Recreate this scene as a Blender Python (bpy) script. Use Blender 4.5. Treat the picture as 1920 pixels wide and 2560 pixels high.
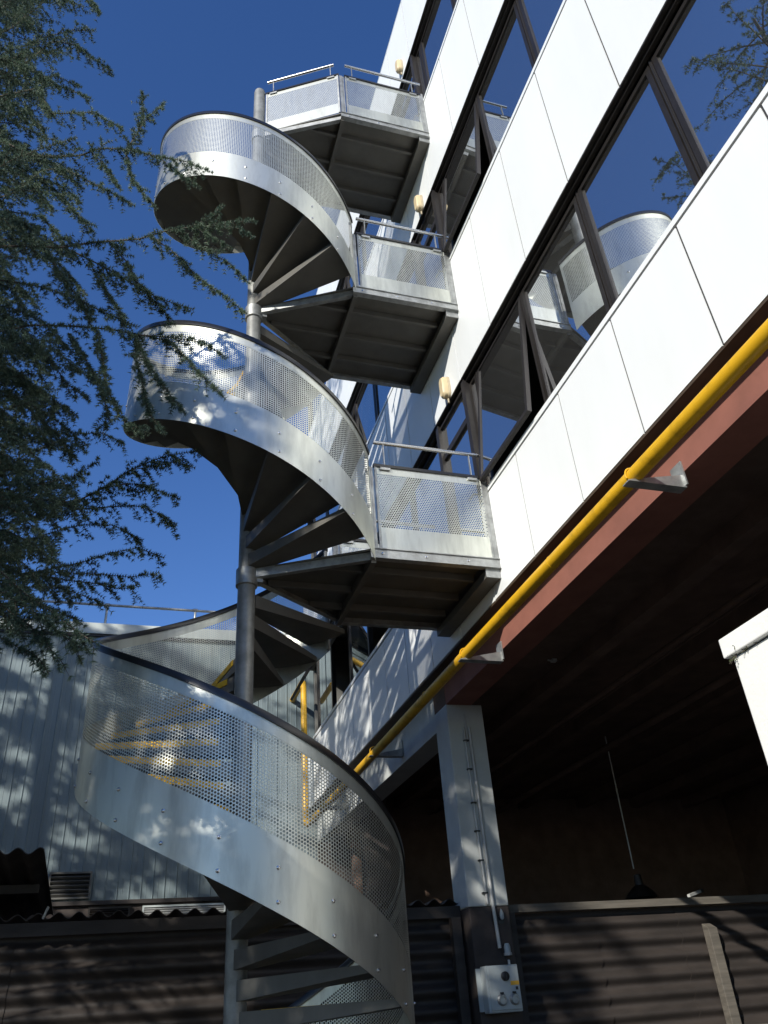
import bpy, math, random
import numpy as np
from mathutils import Vector, Matrix
random.seed(7); RNG = np.random.default_rng(11)
rad = math.radians
scene = bpy.context.scene
for o in list(bpy.data.objects): bpy.data.objects.remove(o, do_unlink=True)
COL = scene.collection

# ------------------------------------------------------------------ camera
EYE = Vector((0.0, 0.0, 1.6)); FPX = 2001.77
CR = Vector((0.95669984, -0.28311021, -0.0676315)); CU = Vector((-0.09725946, -0.52991583, 0.84245463)); CF = Vector((0.27434651, 0.79939841, 0.53450554))
cam_d = bpy.data.cameras.new('camera'); cam = bpy.data.objects.new('camera', cam_d); COL.objects.link(cam)
cam_d.sensor_fit = 'VERTICAL'; cam_d.sensor_height = 24; cam_d.lens = 24 * FPX / 2560
cam_d.clip_end = 3000; cam_d.clip_start = 0.05
cam.matrix_world = Matrix(((CR.x, CU.x, -CF.x, EYE.x), (CR.y, CU.y, -CF.y, EYE.y), (CR.z, CU.z, -CF.z, EYE.z), (0, 0, 0, 1)))
scene.camera = cam
scene.render.resolution_x = 768; scene.render.resolution_y = 1024

# ------------------------------------------------------------------ sky, sun, exposure
SUN = Vector((1.0, 0.95, -0.66)).normalized()          # the way the light travels
world = bpy.data.worlds.new('World'); scene.world = world; world.use_nodes = True
nt = world.node_tree; nt.nodes.clear()
sky = nt.nodes.new('ShaderNodeTexSky'); sky.sky_type = 'NISHITA'; sky.sun_disc = False
sky.sun_elevation = math.asin(-SUN.z)
sky.sun_rotation = math.atan2(-SUN.x, -SUN.y)
sky.altitude = 700; sky.air_density = 1.0; sky.dust_density = 0.12; sky.ozone_density = 3.0
bg = nt.nodes.new('ShaderNodeBackground'); bg.inputs['Strength'].default_value = 0.15
wo = nt.nodes.new('ShaderNodeOutputWorld')
hs = nt.nodes.new('ShaderNodeHueSaturation'); hs.inputs['Saturation'].default_value = 1.2; hs.inputs['Hue'].default_value = 0.512
nt.links.new(sky.outputs[0], hs.inputs['Color']); nt.links.new(hs.outputs[0], bg.inputs[0]); nt.links.new(bg.outputs[0], wo.inputs[0])
sd = bpy.data.lights.new('sun', 'SUN'); sd.energy = 5.0; sd.angle = rad(0.55); sd.color = (1.0, 0.955, 0.87)
sun = bpy.data.objects.new('sun', sd); COL.objects.link(sun)
sun.location = (-20, -19, 14); sun.rotation_euler = SUN.to_track_quat('-Z', 'Y').to_euler()
scene.view_settings.view_transform = 'Standard'; scene.view_settings.look = 'None'
scene.view_settings.exposure = 0.2; scene.view_settings.gamma = 1.0; scene.view_settings.use_curve_mapping = False

# ------------------------------------------------------------------ helpers
def unproj(px, py, Y):
    """photo pixel (1920 x 2560) to the point where its ray meets the vertical plane y = Y"""
    d = CF * FPX + CR * (px - 960) - CU * (py - 1280)
    return EYE + d * (Y / d.y)

class MB:
    def __init__(s): s.v = []; s.f = []
    def add(s, vs, fs):
        n = len(s.v); s.v += [tuple(x) for x in vs]; s.f += [tuple(i + n for i in q) for q in fs]; return s
    def box(s, x0, x1, y0, y1, z0, z1):
        return s.add([(x0,y0,z0),(x1,y0,z0),(x1,y1,z0),(x0,y1,z0),(x0,y0,z1),(x1,y0,z1),(x1,y1,z1),(x0,y1,z1)],
                     [(3,2,1,0),(4,5,6,7),(0,1,5,4),(1,2,6,5),(2,3,7,6),(3,0,4,7)])
    def bar(s, a, b, w, h, up=(0,0,1)):
        a = Vector(a); b = Vector(b); t = (b-a).normalized(); up = Vector(up)
        sd = t.cross(up)
        if sd.length < 1e-5: sd = t.cross(Vector((0,1,0)))
        sd.normalize(); u = sd.cross(t).normalized()
        vs = []
        for c in (a, b):
            for i, j in ((-1,-1),(1,-1),(1,1),(-1,1)): vs.append(c + sd*(w/2*i) + u*(h/2*j))
        return s.add(vs, [(0,1,2,3),(7,6,5,4),(0,4,5,1),(1,5,6,2),(2,6,7,3),(3,7,4,0)])
    def prism(s, poly, z0, z1):
        n = len(poly)
        z0 = z0 if hasattr(z0, '__len__') else [z0]*n
        z1 = z1 if hasattr(z1, '__len__') else [z1]*n
        vs = [(p[0],p[1],z0[i]) for i, p in enumerate(poly)] + [(p[0],p[1],z1[i]) for i, p in enumerate(poly)]
        fs = [tuple(range(n-1,-1,-1)), tuple(range(n,2*n))] + [(i,(i+1)%n,n+(i+1)%n,n+i) for i in range(n)]
        return s.add(vs, fs)
    def tube(s, pts, r, n=10, cap=True):
        pts = [Vector(p) for p in pts]; m = len(pts)
        rr = r if hasattr(r, '__len__') else [r]*m
        ref = None; rings = []
        for i, p in enumerate(pts):
            t = (pts[min(i+1,m-1)] - pts[max(i-1,0)]).normalized()
            if ref is None: ref = Vector((0,0,1)) if abs(t.z) < .9 else Vector((1,0,0))
            a = (ref - t*ref.dot(t)).normalized(); ref = a; b = t.cross(a)
            rings.append([p + (a*math.cos(2*math.pi*k/n) + b*math.sin(2*math.pi*k/n))*rr[i] for k in range(n)])
        vs = [v for q in rings for v in q]; fs = []
        for i in range(m-1):
            for k in range(n):
                fs.append((i*n+k, i*n+(k+1)%n, (i+1)*n+(k+1)%n, (i+1)*n+k))
        if cap: fs += [tuple(range(n-1,-1,-1)), tuple((m-1)*n+k for k in range(n))]
        return s.add(vs, fs)
    def lathe(s, prof, c=(0,0,0), n=20, axis='z'):
        m = len(prof); vs = []
        for (r, h) in prof:
            for k in range(n):
                a = 2*math.pi*k/n; x, y = r*math.cos(a), r*math.sin(a)
                vs.append((c[0]+x, c[1]+y, c[2]+h) if axis == 'z' else (c[0]+x, c[1]+h, c[2]+y))
        fs = [(i*n+k, i*n+(k+1)%n, (i+1)*n+(k+1)%n, (i+1)*n+k) for i in range(m-1) for k in range(n)]
        fs += [tuple(range(n-1,-1,-1)), tuple((m-1)*n+k for k in range(n))]
        return s.add(vs, fs)
    def mesh(s, name, mat, smooth=False):
        me = bpy.data.meshes.new(name); me.from_pydata(s.v, [], s.f); me.update()
        me.materials.append(mat)
        if smooth:
            me.polygons.foreach_set('use_smooth', [True]*len(me.polygons))
            me.set_sharp_from_angle(angle=rad(40))
        return me

def place(name, me, parent=None, loc=(0,0,0), rot=(0,0,0), bevel=0):
    o = bpy.data.objects.new(name, me); COL.objects.link(o)
    o.location = loc; o.rotation_euler = rot
    if parent is not None:
        o.parent = parent; o.matrix_parent_inverse = PINV[parent.name]
    PINV[o.name] = (Matrix.Translation(Vector(loc)) @ Matrix.Rotation(rot[2], 4, 'Z')).inverted()
    if bevel:
        b = o.modifiers.new('bevel', 'BEVEL'); b.width = bevel; b.segments = 2; b.limit_method = 'ANGLE'
    return o
PINV = {}
def part(name, mb, mat, parent, smooth=False, bevel=0): return place(name, mb.mesh(name, mat, smooth), parent, bevel=bevel)
def tag(o, label=None, cat=None, group=None, kind=None):
    if label: o['label'] = label
    if cat: o['category'] = cat
    if group: o['group'] = group
    if kind: o['kind'] = kind
    return o
def thing(name, loc, label, cat, group=None):
    return tag(place(name, None, None, loc), label, cat, group)

# ------------------------------------------------------------------ materials
def mat(name, base, rough=0.6, metal=0.0, var=0.0, scale=4.0, bump=0.0, bscale=30.0, stretch=(1,1,1), base2=None, spec=0.5, coat=0.0, lo=0.35, hi=0.65):
    m = bpy.data.materials.new(name); m.use_nodes = True; t = m.node_tree; N = t.nodes; L = t.links
    p = N['Principled BSDF']; p.inputs['Roughness'].default_value = rough; p.inputs['Metallic'].default_value = metal
    p.inputs['Base Color'].default_value = (*base, 1); p.inputs['Specular IOR Level'].default_value = spec
    if coat: p.inputs['Coat Weight'].default_value = coat
    tc = N.new('ShaderNodeTexCoord'); mp = N.new('ShaderNodeMapping'); mp.inputs['Scale'].default_value = stretch
    geo = N.new('ShaderNodeNewGeometry'); L.new(geo.outputs['Position'], mp.inputs['Vector'])
    if var or base2:
        nz = N.new('ShaderNodeTexNoise'); nz.inputs['Scale'].default_value = scale; nz.inputs['Detail'].default_value = 6; nz.inputs['Roughness'].default_value = .62
        L.new(mp.outputs[0], nz.inputs['Vector'])
        cr = N.new('ShaderNodeValToRGB'); cr.color_ramp.elements[0].position = lo; cr.color_ramp.elements[1].position = hi
        b2 = base2 or tuple(c*(1-var) for c in base)
        cr.color_ramp.elements[0].color = (*b2, 1); cr.color_ramp.elements[1].color = (*base, 1)
        L.new(nz.outputs['Fac'], cr.inputs['Fac']); L.new(cr.outputs['Color'], p.inputs['Base Color'])
        mr = N.new('ShaderNodeMapRange'); mr.inputs['To Min'].default_value = min(1, rough*1.2); mr.inputs['To Max'].default_value = rough*0.85
        L.new(nz.outputs['Fac'], mr.inputs['Value']); L.new(mr.outputs[0], p.inputs['Roughness'])
    if bump:
        n2 = N.new('ShaderNodeTexNoise'); n2.inputs['Scale'].default_value = bscale; n2.inputs['Detail'].default_value = 5
        L.new(mp.outputs[0], n2.inputs['Vector'])
        bp = N.new('ShaderNodeBump'); bp.inputs['Strength'].default_value = bump; bp.inputs['Distance'].default_value = 0.01
        L.new(n2.outputs['Fac'], bp.inputs['Height']); L.new(bp.outputs[0], p.inputs['Normal'])
    return m
M = {}
M['sheet'] = mat('brushed_steel_sheet', (.61,.625,.565), .38, .82, var=.26, scale=5.0, bump=.05, bscale=14, stretch=(1.6,1.6,.35), lo=.3, hi=.55)
M['galv'] = mat('galvanised_steel', (.42,.43,.42), .48, .7, var=.4, scale=9, bump=.08, bscale=60)
M['galvdark'] = mat('dark_galvanised_steel', (.15,.145,.13), .55, .4, var=.2, scale=3, bump=.04, bscale=30)
M['colpaint'] = mat('dull_galvanised_column', (.30,.305,.29), .5, .35, var=.4, scale=6, bump=.08, bscale=40)
M['rail'] = mat('black_rubber_rail', (.012,.012,.013), .28, 0, spec=.6)
M['tube'] = mat('stainless_tube', (.62,.62,.62), .25, .95, var=.1, scale=20)
M['yellow'] = mat('yellow_paint', (.68,.38,.010), .45, 0, var=.45, scale=6, bump=.08, bscale=40, lo=.25, hi=.5)
M['nosing'] = mat('yellow_nosing', (.90,.54,.02), .6, 0, var=.2, scale=18)
M['panel'] = mat('white_enamel_panel', (.80,.82,.81), .4, 0, var=.06, scale=1.2, stretch=(1,1,.35))
M['joint'] = mat('dark_joint', (.03,.03,.032), .8)
M['bronze'] = mat('bronze_anodised', (.026,.022,.019), .42, .25, var=.35, scale=8)
M['brownframe'] = mat('weathered_brown_frame', (.020,.017,.016), .55, .1, var=.4, scale=14, stretch=(1,1,.2))
M['flash'] = mat('brown_flashing', (.075,.05,.03), .6, 0, var=.4, scale=3)
M['terra'] = mat('terracotta_paint', (.27,.105,.075), .75, 0, var=.22, scale=3, bump=.1)
M['soffit'] = mat('brown_soffit', (.15,.095,.07), .8, 0, var=.35, scale=2.5, bump=.2, bscale=12)
M['conc'] = mat('painted_concrete', (.52,.54,.52), .8, 0, var=.14, scale=3, bump=.15, bscale=25)
M['concdark'] = mat('dark_painted_concrete', (.06,.046,.04), .75, 0, var=.3, scale=5, bump=.15)
M['wallwhite'] = mat('white_render', (.80,.80,.76), .85, 0, var=.06, scale=2, bump=.2, bscale=40)
M['hall'] = mat('pale_blue_cladding', (.20,.25,.262), .5, .1, var=.18, scale=1.5, stretch=(3,1,.15))
M['fascia'] = mat('pale_fascia', (.50,.54,.52), .5, .1, var=.15, scale=3)
M['fence'] = mat('dark_corrugated_sheet', (.040,.032,.028), .62, 0, var=.45, scale=4, bump=.15, bscale=50, stretch=(.5,1,2))
M['fencerail'] = mat('weathered_timber', (.13,.115,.095), .75, 0, var=.4, scale=6, stretch=(.3,1,4), bump=.2)
M['dark'] = mat('slat_shade', (.02,.02,.021), .9)
M['room'] = mat('room_paint', (.16,.16,.15), .9, 0, var=.2, scale=1)
M['lamp'] = mat('cream_plastic', (.62,.50,.30), .45, 0, var=.12, scale=12)
M['lampcap'] = mat('aged_cream_plastic', (.48,.40,.27), .5, 0, var=.2, scale=14)
M['boxgrey'] = mat('grey_plastic', (.42,.46,.46), .5, 0, var=.1, scale=9)
M['black'] = mat('black_plastic', (.015,.015,.016), .45)
M['sticker'] = mat('orange_sticker', (.75,.40,.03), .5)
M['conduit'] = mat('grey_conduit', (.48,.48,.46), .4, .1, var=.1, scale=8)
M['ground'] = mat('asphalt', (.055,.055,.054), .9, 0, var=.35, scale=1.3, bump=.4, bscale=80)
M['bark'] = mat('cedar_bark', (.075,.058,.048), .9, 0, var=.4, scale=18, bump=.5, bscale=60)
M['twig'] = mat('twig_bark', (.10,.08,.062), .85, 0, var=.3, scale=30)
def leafmat(name, a, b):
    m = bpy.data.materials.new(name); m.use_nodes = True; t = m.node_tree; N = t.nodes; L = t.links
    p = N['Principled BSDF']; p.inputs['Roughness'].default_value = .55; p.inputs['Specular IOR Level'].default_value = .35
    g = N.new('ShaderNodeNewGeometry'); nz = N.new('ShaderNodeTexNoise'); nz.inputs['Scale'].default_value = 2.2; nz.inputs['Detail'].default_value = 4
    L.new(g.outputs['Position'], nz.inputs['Vector'])
    ad = N.new('ShaderNodeMath'); ad.operation = 'ADD'; ml = N.new('ShaderNodeMath'); ml.operation = 'MULTIPLY'; ml.inputs[1].default_value = .35
    L.new(g.outputs['Random Per Island'], ml.inputs[0]); L.new(ml.outputs[0], ad.inputs[0]); L.new(nz.outputs['Fac'], ad.inputs[1])
    cr = N.new('ShaderNodeValToRGB'); cr.color_ramp.elements[0].position = .45; cr.color_ramp.elements[1].position = .9
    cr.color_ramp.elements[0].color = (*a, 1); cr.color_ramp.elements[1].color = (*b, 1)
    L.new(ad.outputs[0], cr.inputs['Fac']); L.new(cr.outputs[0], p.inputs['Base Color'])
    tr = N.new('ShaderNodeBsdfTranslucent'); L.new(cr.outputs[0], tr.inputs['Color'])
    mx = N.new('ShaderNodeMixShader'); mx.inputs[0].default_value = .22
    L.new(p.outputs[0], mx.inputs[1]); L.new(tr.outputs[0], mx.inputs[2]); L.new(mx.outputs[0], N['Material Output'].inputs['Surface'])
    return m
M['needle'] = leafmat('cedar_needles', (.042,.078,.060), (.165,.225,.145))
M['weed'] = leafmat('weed_leaves', (.05,.07,.03), (.09,.11,.05))
def glassmat(name, base_fac=.68):
    m = bpy.data.materials.new(name); m.use_nodes = True; t = m.node_tree; N = t.nodes; L = t.links; N.clear()
    out = N.new('ShaderNodeOutputMaterial'); gl = N.new('ShaderNodeBsdfGlossy'); gl.inputs['Roughness'].default_value = 0.004; gl.inputs['Color'].default_value = (.95,.97,.97,1)
    tr = N.new('ShaderNodeBsdfTransparent'); tr.inputs['Color'].default_value = (.42,.44,.42,1)
    df = N.new('ShaderNodeBsdfDiffuse'); df.inputs['Color'].default_value = (.25,.25,.25,1)
    m0 = N.new('ShaderNodeMixShader'); m0.inputs[0].default_value = .16; L.new(tr.outputs[0], m0.inputs[1]); L.new(df.outputs[0], m0.inputs[2])
    fr = N.new('ShaderNodeFresnel'); fr.inputs['IOR'].default_value = 1.5
    mr = N.new('ShaderNodeMapRange'); mr.inputs['From Min'].default_value = .04; mr.inputs['From Max'].default_value = .8; mr.inputs['To Min'].default_value = base_fac; mr.inputs['To Max'].default_value = .92
    L.new(fr.outputs[0], mr.inputs['Value'])
    # slight waviness of drawn glass
    nz = N.new('ShaderNodeTexNoise'); nz.inputs['Scale'].default_value = 1.4; nz.inputs['Detail'].default_value = 1
    bp = N.new('ShaderNodeBump'); bp.inputs['Strength'].default_value = .02; bp.inputs['Distance'].default_value = .02
    g = N.new('ShaderNodeNewGeometry'); L.new(g.outputs['Position'], nz.inputs['Vector']); L.new(nz.outputs['Fac'], bp.inputs['Height']); L.new(bp.outputs[0], gl.inputs['Normal'])
    mx = N.new('ShaderNodeMixShader'); L.new(mr.outputs[0], mx.inputs[0]); L.new(m0.outputs[0], mx.inputs[1]); L.new(gl.outputs[0], mx.inputs[2])
    L.new(mx.outputs[0], out.inputs['Surface']); return m
M['glass'] = glassmat('reflective_glass')

# ------------------------------------------------------------------ ground
g = MB(); g.add([(-400,-400,0),(400,-400,0),(400,400,0),(-400,400,0)], [(0,1,2,3)])
tag(part('ground', g, M['ground'], None), 'dark asphalt yard', None, kind='structure')

# ------------------------------------------------------------------ office building
FX = 3.338; H = 3.6
B0 = 5.052; B1 = 6.207; A0 = 7.977; TOP = 16.95
def jy(j): return 1.966 + .9157*j
def my(n): return 2.61 + 1.232*n
J0, J1 = -4, 15
YA, YB = jy(J0), jy(J1)
ZP = [5.352, 8.952, 12.552]
bld = thing('office_building', (FX, 6, 0), 'white panelled office block with strip windows raised over an open undercroft', 'building')
# backing walls behind the panels, floor slabs, room walls
for k in range(4):
    z0 = B0 + .01 if k == 0 else A0 + H*(k-1) + .01
    z1 = (B1 + H*k - .005) if k < 3 else TOP - .02
    w = MB(); dz = ZP[k] + .04 if k < 3 else None
    if dz is None: w.box(FX+.010, FX+.2, YA, YB, z0, z1)
    else:
        w.box(FX+.010, FX+.2, YA, jy(5)-.035, z0, z1); w.box(FX+.010, FX+.2, jy(6)+.035, YB, z0, z1); w.box(FX+.012, FX+.2, jy(5)-.033, jy(6)+.033, z0, dz-.01)
    part('backing_wall', w, M['joint'], bld)
w = MB()
for k in range(4): w.box(FX+.2, 12, YA, YB, 5.05 + H*k, 5.30 + H*k)
w.box(FX+.2, 12, YA, YB, TOP-.25, TOP-.05)
part('floor_slab', w, M['room'], bld)
w = MB().box(FX+4.2, FX+4.3, YA, YB, 5.3, TOP-.25); w.box(FX+.2, 12, YB-.1, YB, 5.3, TOP-.25); w.box(FX+.2, 12, YA, YA+.1, 5.3, TOP-.25)
part('room_wall', w, M['room'], bld)
w = MB().box(FX+.005, FX+.6, YA, YB, TOP, TOP+.06); part('roof_coping', w, M['fascia'], bld)
# cladding panels, one by one
for k in range(4):
    z0 = B0 if k == 0 else A0 + H*(k-1)
    z1 = B1 + H*k if k < 3 else TOP
    cache = {}
    for j in range(J0, J1):
        zz0, zz1 = z0, z1
        if k < 3 and j == 5: zz1 = ZP[k] + .02
        key = (zz0, zz1)
        if key not in cache:
            cache[key] = MB().box(0, .03, .010, .9157-.010, zz0+.003, zz1-.010).mesh('cladding_panel', M['panel'])
        place('cladding_panel', cache[key], bld, (FX + random.uniform(0,.0025), jy(j), 0), (0,0,0))
# sills and heads of the three window strips, with a door bay at every landing
for k in range(3):
    zs = B1 + H*k; zh = A0 + H*k
    for ya, yb in ((YA, jy(5)-.03), (jy(6)+.03, YB)):
        s = MB().add([(FX-.004,ya,zs+.012),(FX+.17,ya,zs+.012),(FX+.17,ya,zs+.085),(FX-.004,ya,zs+.066),
                      (FX-.004,yb,zs+.012),(FX+.17,yb,zs+.012),(FX+.17,yb,zs+.085),(FX-.004,yb,zs+.066)],
                     [(0,1,2,3),(7,6,5,4),(0,4,5,1),(1,5,6,2),(2,6,7,3),(3,7,4,0)])
        part('window_sill', s, M['panel'], bld)
    s = MB().box(FX+.006, FX+.22, YA, YB, zh-.012, zh+.004); s.box(FX+.05, FX+.09, YA, YB, zh-.05, zh-.012); s.box(FX+.13, FX+.2, YA, YB, zh-.07, zh-.012)
    part('window_head', s, M['bronze'], bld)
GX = FX+.145
fz0, fz1 = B1+.086, A0-.072
sash_w = 1.232-.05; sash_h = fz1-fz0
def frame_mesh(w, h, b=.05, d=.05):
    m = MB(); m.box(-d,0,0,b,0,h); m.box(-d,0,w-b,w,0,h); m.box(-d,0,b,w-b,0,b); m.box(-d,0,b,w-b,h-b,h); return m
fr_me = frame_mesh(sash_w, sash_h).mesh('window_frame', M['bronze'])
gl_me = MB().box(-.03,-.022,.05,sash_w-.05,.05,sash_h-.05).mesh('pane', M['glass'])
fr_open = frame_mesh(sash_w, sash_h, .045, .045)
fr_open.v = [(x,y,z-sash_h) for x,y,z in fr_open.v]; fr_open = fr_open.mesh('window_frame', M['brownframe'])
go = MB().box(-.03,-.022,.045,sash_w-.045,.045-sash_h,-.045).mesh('pane', M['glass'])
mul_me = MB().box(-.046,.02,-.0145,.0145,0,sash_h+.06).box(-.053,-.046,-.006,.006,0,sash_h+.06).mesh('mullion', M['brownframe'])
OPEN = {(0,2):7.0, (1,2):7.0, (0,6):26, (0,8):30, (1,7):12, (2,7):10, (0,-1):0}
def addwin(k, n):
    ya = my(n)+.025
    if k < 3 and ya + sash_w > jy(5)-.02 and ya < jy(6)+.02: return
    z = fz0 + H*k
    a = OPEN.get((k,n), 0)
    win = place('window', None, bld, (0,0,0))
    if a:
        f = place('window_frame', fr_open, win, (GX, ya, fz1+H*k)); f.rotation_euler = (0, rad(a), 0)
        p = place('pane', go, win, (GX, ya, fz1+H*k)); p.rotation_euler = (0, rad(a), 0)
    else:
        place('window_frame', fr_me, win, (GX, ya, z)); place('pane', gl_me, win, (GX + random.uniform(-.001,.001), ya, z))
n0 = math.floor((YA-2.61)/1.232)+1; n1 = math.floor((YB-2.61)/1.232)
for k in range(3):
    for n in range(n0, n1):
        addwin(k, n)
    for n in range(n0, n1+1):
        if jy(5)-.02 < my(n) < jy(6)+.02: continue
        place('mullion', mul_me, bld, (GX, my(n), fz0 + H*k))
    # door bay
    ya, yb = jy(5), jy(6); z0 = ZP[k]+.042; z1 = A0+H*k-.012
    d = place('door', None, bld)
    fm = MB(); fm.box(FX+.02,FX+.15,ya-.03,ya+.05,z0,z1); fm.box(FX+.02,FX+.15,yb-.05,yb+.03,z0,z1); fm.box(FX+.05,FX+.13,ya+.05,yb-.05,z0+2.02,z0+2.1); fm.box(FX+.05,FX+.13,ya+.05,yb-.05,z0,z0+.12); fm.box(FX+.05,FX+.13,ya+.05,yb-.05,z1-.07,z1)
    part('door_frame', fm, M['brownframe'], d)
    part('pane', MB().box(FX+.08,FX+.088,ya+.05,yb-.05,z0+.12,z0+2.02).box(FX+.08,FX+.088,ya+.05,yb-.05,z0+2.1,z1-.07), M['glass'], d)
    part('door_handle', MB().tube([(FX+.05,ya+.1,z0+1.0),(FX-.01,ya+.1,z0+1.0),(FX-.01,ya+.22,z0+1.0)], .01, 8), M['tube'], d)
    # short panes that fill up to the door on both sides
    for (p0, p1) in ((my(3)+.025, ya-.03), (yb+.03, my(4)-.025 if my(4) > yb+.2 else my(5)-.025)):
        if p1-p0 > .08:
            wn = place('window', None, bld)
            z = fz0 + H*k; f2 = frame_mesh(p1-p0, sash_h, .04); f2.v = [(x+GX,y+p0,zz+z) for x,y,zz in f2.v]
            part('window_frame', f2, M['bronze'], wn); part('pane', MB().box(GX-.03,GX-.022,p0+.04,p1-.04,z+.04,z+sash_h-.04), M['glass'], wn)
# underside: flashing, edge beams, soffit and ribs
part('edge_flashing', MB().box(FX+.004, 3.60, YA, YB, B0-.022, B0-.004), M['flash'], bld)
part('edge_beam', MB().box(3.54, 3.86, YA, 8.62, 4.712, B0-.024), M['terra'], bld)['label'] = 'terracotta painted edge beam'
part('edge_beam', MB().box(3.545, 3.86, 9.03, YB, 4.50, B0-.024), M['conc'], bld)['label'] = 'pale grey edge beam'
part('soffit', MB().box(3.60, 12, YA, YB, 4.98, 5.045), M['soffit'], bld)
for x in (4.70, 5.92, 7.15, 8.4, 9.6, 10.8):
    part('soffit_beam', MB().box(x, x+.17, YA, 14.4, 4.80, 4.978), M['soffit'], bld)
for x, z, r_ in ((5.35, 4.72, .035), (5.47, 4.74, .02), (6.6, 4.70, .05)): part('service_pipe', MB().tube([(x,YA,z),(x,14.4,z)], r_, 10), M['soffit'], bld, True)
part('added_undercroft_wall', MB().box(3.9, 12, 14.4, 14.6, 0, 4.98), M['soffit'], bld)  # both walls added to close off the undercroft and keep it dark
part('added_undercroft_wall', MB().box(11.8, 12, YA, 14.4, 0, 4.98), M['soffit'], bld)
pil = part('pillar', MB().box(3.54, 4.00, 8.62, 9.03, 2.535, 4.72), M['conc'], bld, bevel=.012); pil['label'] = 'pale painted pillar'
part('pillar_foot', MB().box(3.543, 3.997, 8.623, 9.027, 0, 2.53), M['concdark'], bld, bevel=.01)
cm = MB().box(3.543, 3.997, 8.64, 9.02, 4.72, B0-.024); part('pillar_head', cm, M['soffit'], bld)
for y in (1.0, 13.6):
    part('pillar', MB().box(3.9, 4.3, y, y+.4, 0, 4.98), M['concdark'], bld, bevel=.012)

# ------------------------------------------------------------------ spiral staircase
CX, CY = 0.919, 6.922; R = 1.307; STEP = 360/21; ANG0 = 39.0; TANG = 30.45; RISE = 0.2
st = thing('spiral_staircase', (CX, CY, 0), 'grey steel spiral fire staircase with perforated guards and three landings', 'staircase')
part('base_plate', MB().lathe([(.22,0),(.22,.02),(.12,.025),(.12,.16)], (CX,CY,0), 20), M['galv'], st, True)
col_prof = [(.084,0),(.084,13.60),(.079,13.64),(.05,13.655)]
part('column', MB().lathe(col_prof, (CX,CY,.02), 28), M['colpaint'], st, True)
# treads: a tapering pan, thick at the column, with a yellow nosing
def tread_mesh():
    # local frame: rear edge along angle 0, front (nosing) edge at +STEP
    m = MB(); a0 = rad(-1.0); a1 = rad(STEP+3.5)
    ro = R-.012
    inner = [(.07, -.055), (.07, .075)]
    outer = [(ro*math.cos(a), ro*math.sin(a)) for a in np.linspace(a1, a0, 6)]
    poly = [inner[0]] + [outer[-1]] + outer[-2::-1] + [inner[1]]
    zb = [-.135 if math.hypot(*p) < .3 else -.05 for p in poly]
    m.prism(poly, zb, 0.0)
    return m
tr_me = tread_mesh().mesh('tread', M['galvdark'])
a1 = rad(STEP+3.5); E0 = Vector((.07,.075,0)); E1 = Vector((math.cos(a1),math.sin(a1),0))*(R-.012); dv = (E1-E0).normalized(); nv = Vector((-dv.y, dv.x, 0)); LE = (E1-E0).length
no = MB().bar(E0+dv*.10+nv*.004+Vector((0,0,-.022)), E1-dv*.08+nv*.004+Vector((0,0,-.022)), .006, .056); no.bar(E0+dv*.10-nv*.018+Vector((0,0,.003)), E1-dv*.08-nv*.018+Vector((0,0,.003)), .045, .005)
no_me = no.mesh('nosing', M['nosing'])
FL = [(0, 26, ZP[0]), (0, 17, ZP[1]), (0, 17, ZP[2])]
for _, cnt, ztop in FL:
    for k in range(cnt):
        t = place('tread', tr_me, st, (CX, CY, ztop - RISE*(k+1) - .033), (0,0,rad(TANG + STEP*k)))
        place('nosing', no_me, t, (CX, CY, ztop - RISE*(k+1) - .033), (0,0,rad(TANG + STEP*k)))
# guard sheets
PITCH = .0245; COLW = PITCH*.866; HR = PITCH*.375; NS = 8
def perf_cells(cu, cv, tf, w, h, shear=0.0):
    """punched cells (w x h, centres cu, cv) of a sheet, sheared by `shear`, mapped through tf(u, v)"""
    a = np.linspace(0, 2*np.pi, NS, endpoint=False) + np.pi/NS
    hx, hy = HR*np.cos(a), HR*np.sin(a)
    s = np.minimum((w/2)/np.abs(np.cos(a)), (h/2)/np.abs(np.sin(a)))
    ox, oy = np.cos(a)*s, np.sin(a)*s
    lim = np.arctan2(h, w)
    for ang in (lim, np.pi-lim, np.pi+lim, 2*np.pi-lim):
        i = int(np.argmin(np.abs((a-ang+np.pi) % (2*np.pi)-np.pi))); ox[i] = math.copysign(w/2, math.cos(ang)); oy[i] = math.copysign(h/2, math.sin(ang))
    U = cu[:,None] + np.concatenate([hx, ox])[None,:]; V = cv[:,None] + np.concatenate([hy, oy - shear*ox])[None,:]
    P = tf(U.ravel(), V.ravel())
    n = len(cu); base = (np.arange(n)*2*NS)[:,None,None]
    q = np.array([[NS+i, NS+(i+1)%NS, (i+1)%NS, i] for i in range(NS)])[None]
    return P, (base+q).reshape(-1,4)
def np_mesh(name, P, Q, m):
    me = bpy.data.meshes.new(name); nq = len(Q); w = Q.shape[1]
    me.vertices.add(len(P)); me.vertices.foreach_set('co', P.astype(np.float32).ravel())
    me.loops.add(nq*w); me.loops.foreach_set('vertex_index', Q.astype(np.int32).ravel())
    me.polygons.add(nq); me.polygons.foreach_set('loop_start', (np.arange(nq)*w).astype(np.int32))
    me.update(calc_edges=True); me.materials.append(m); return me
SLOPE = RISE/(R*rad(STEP)); AL = math.atan(SLOPE)
def zb_line(th, ztop): return ztop - RISE*(th-50.79)/STEP - .47
def cylpt(th, z, r=R): return (CX + r*math.cos(rad(th)), CY + r*math.sin(rad(th)), z)
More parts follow.
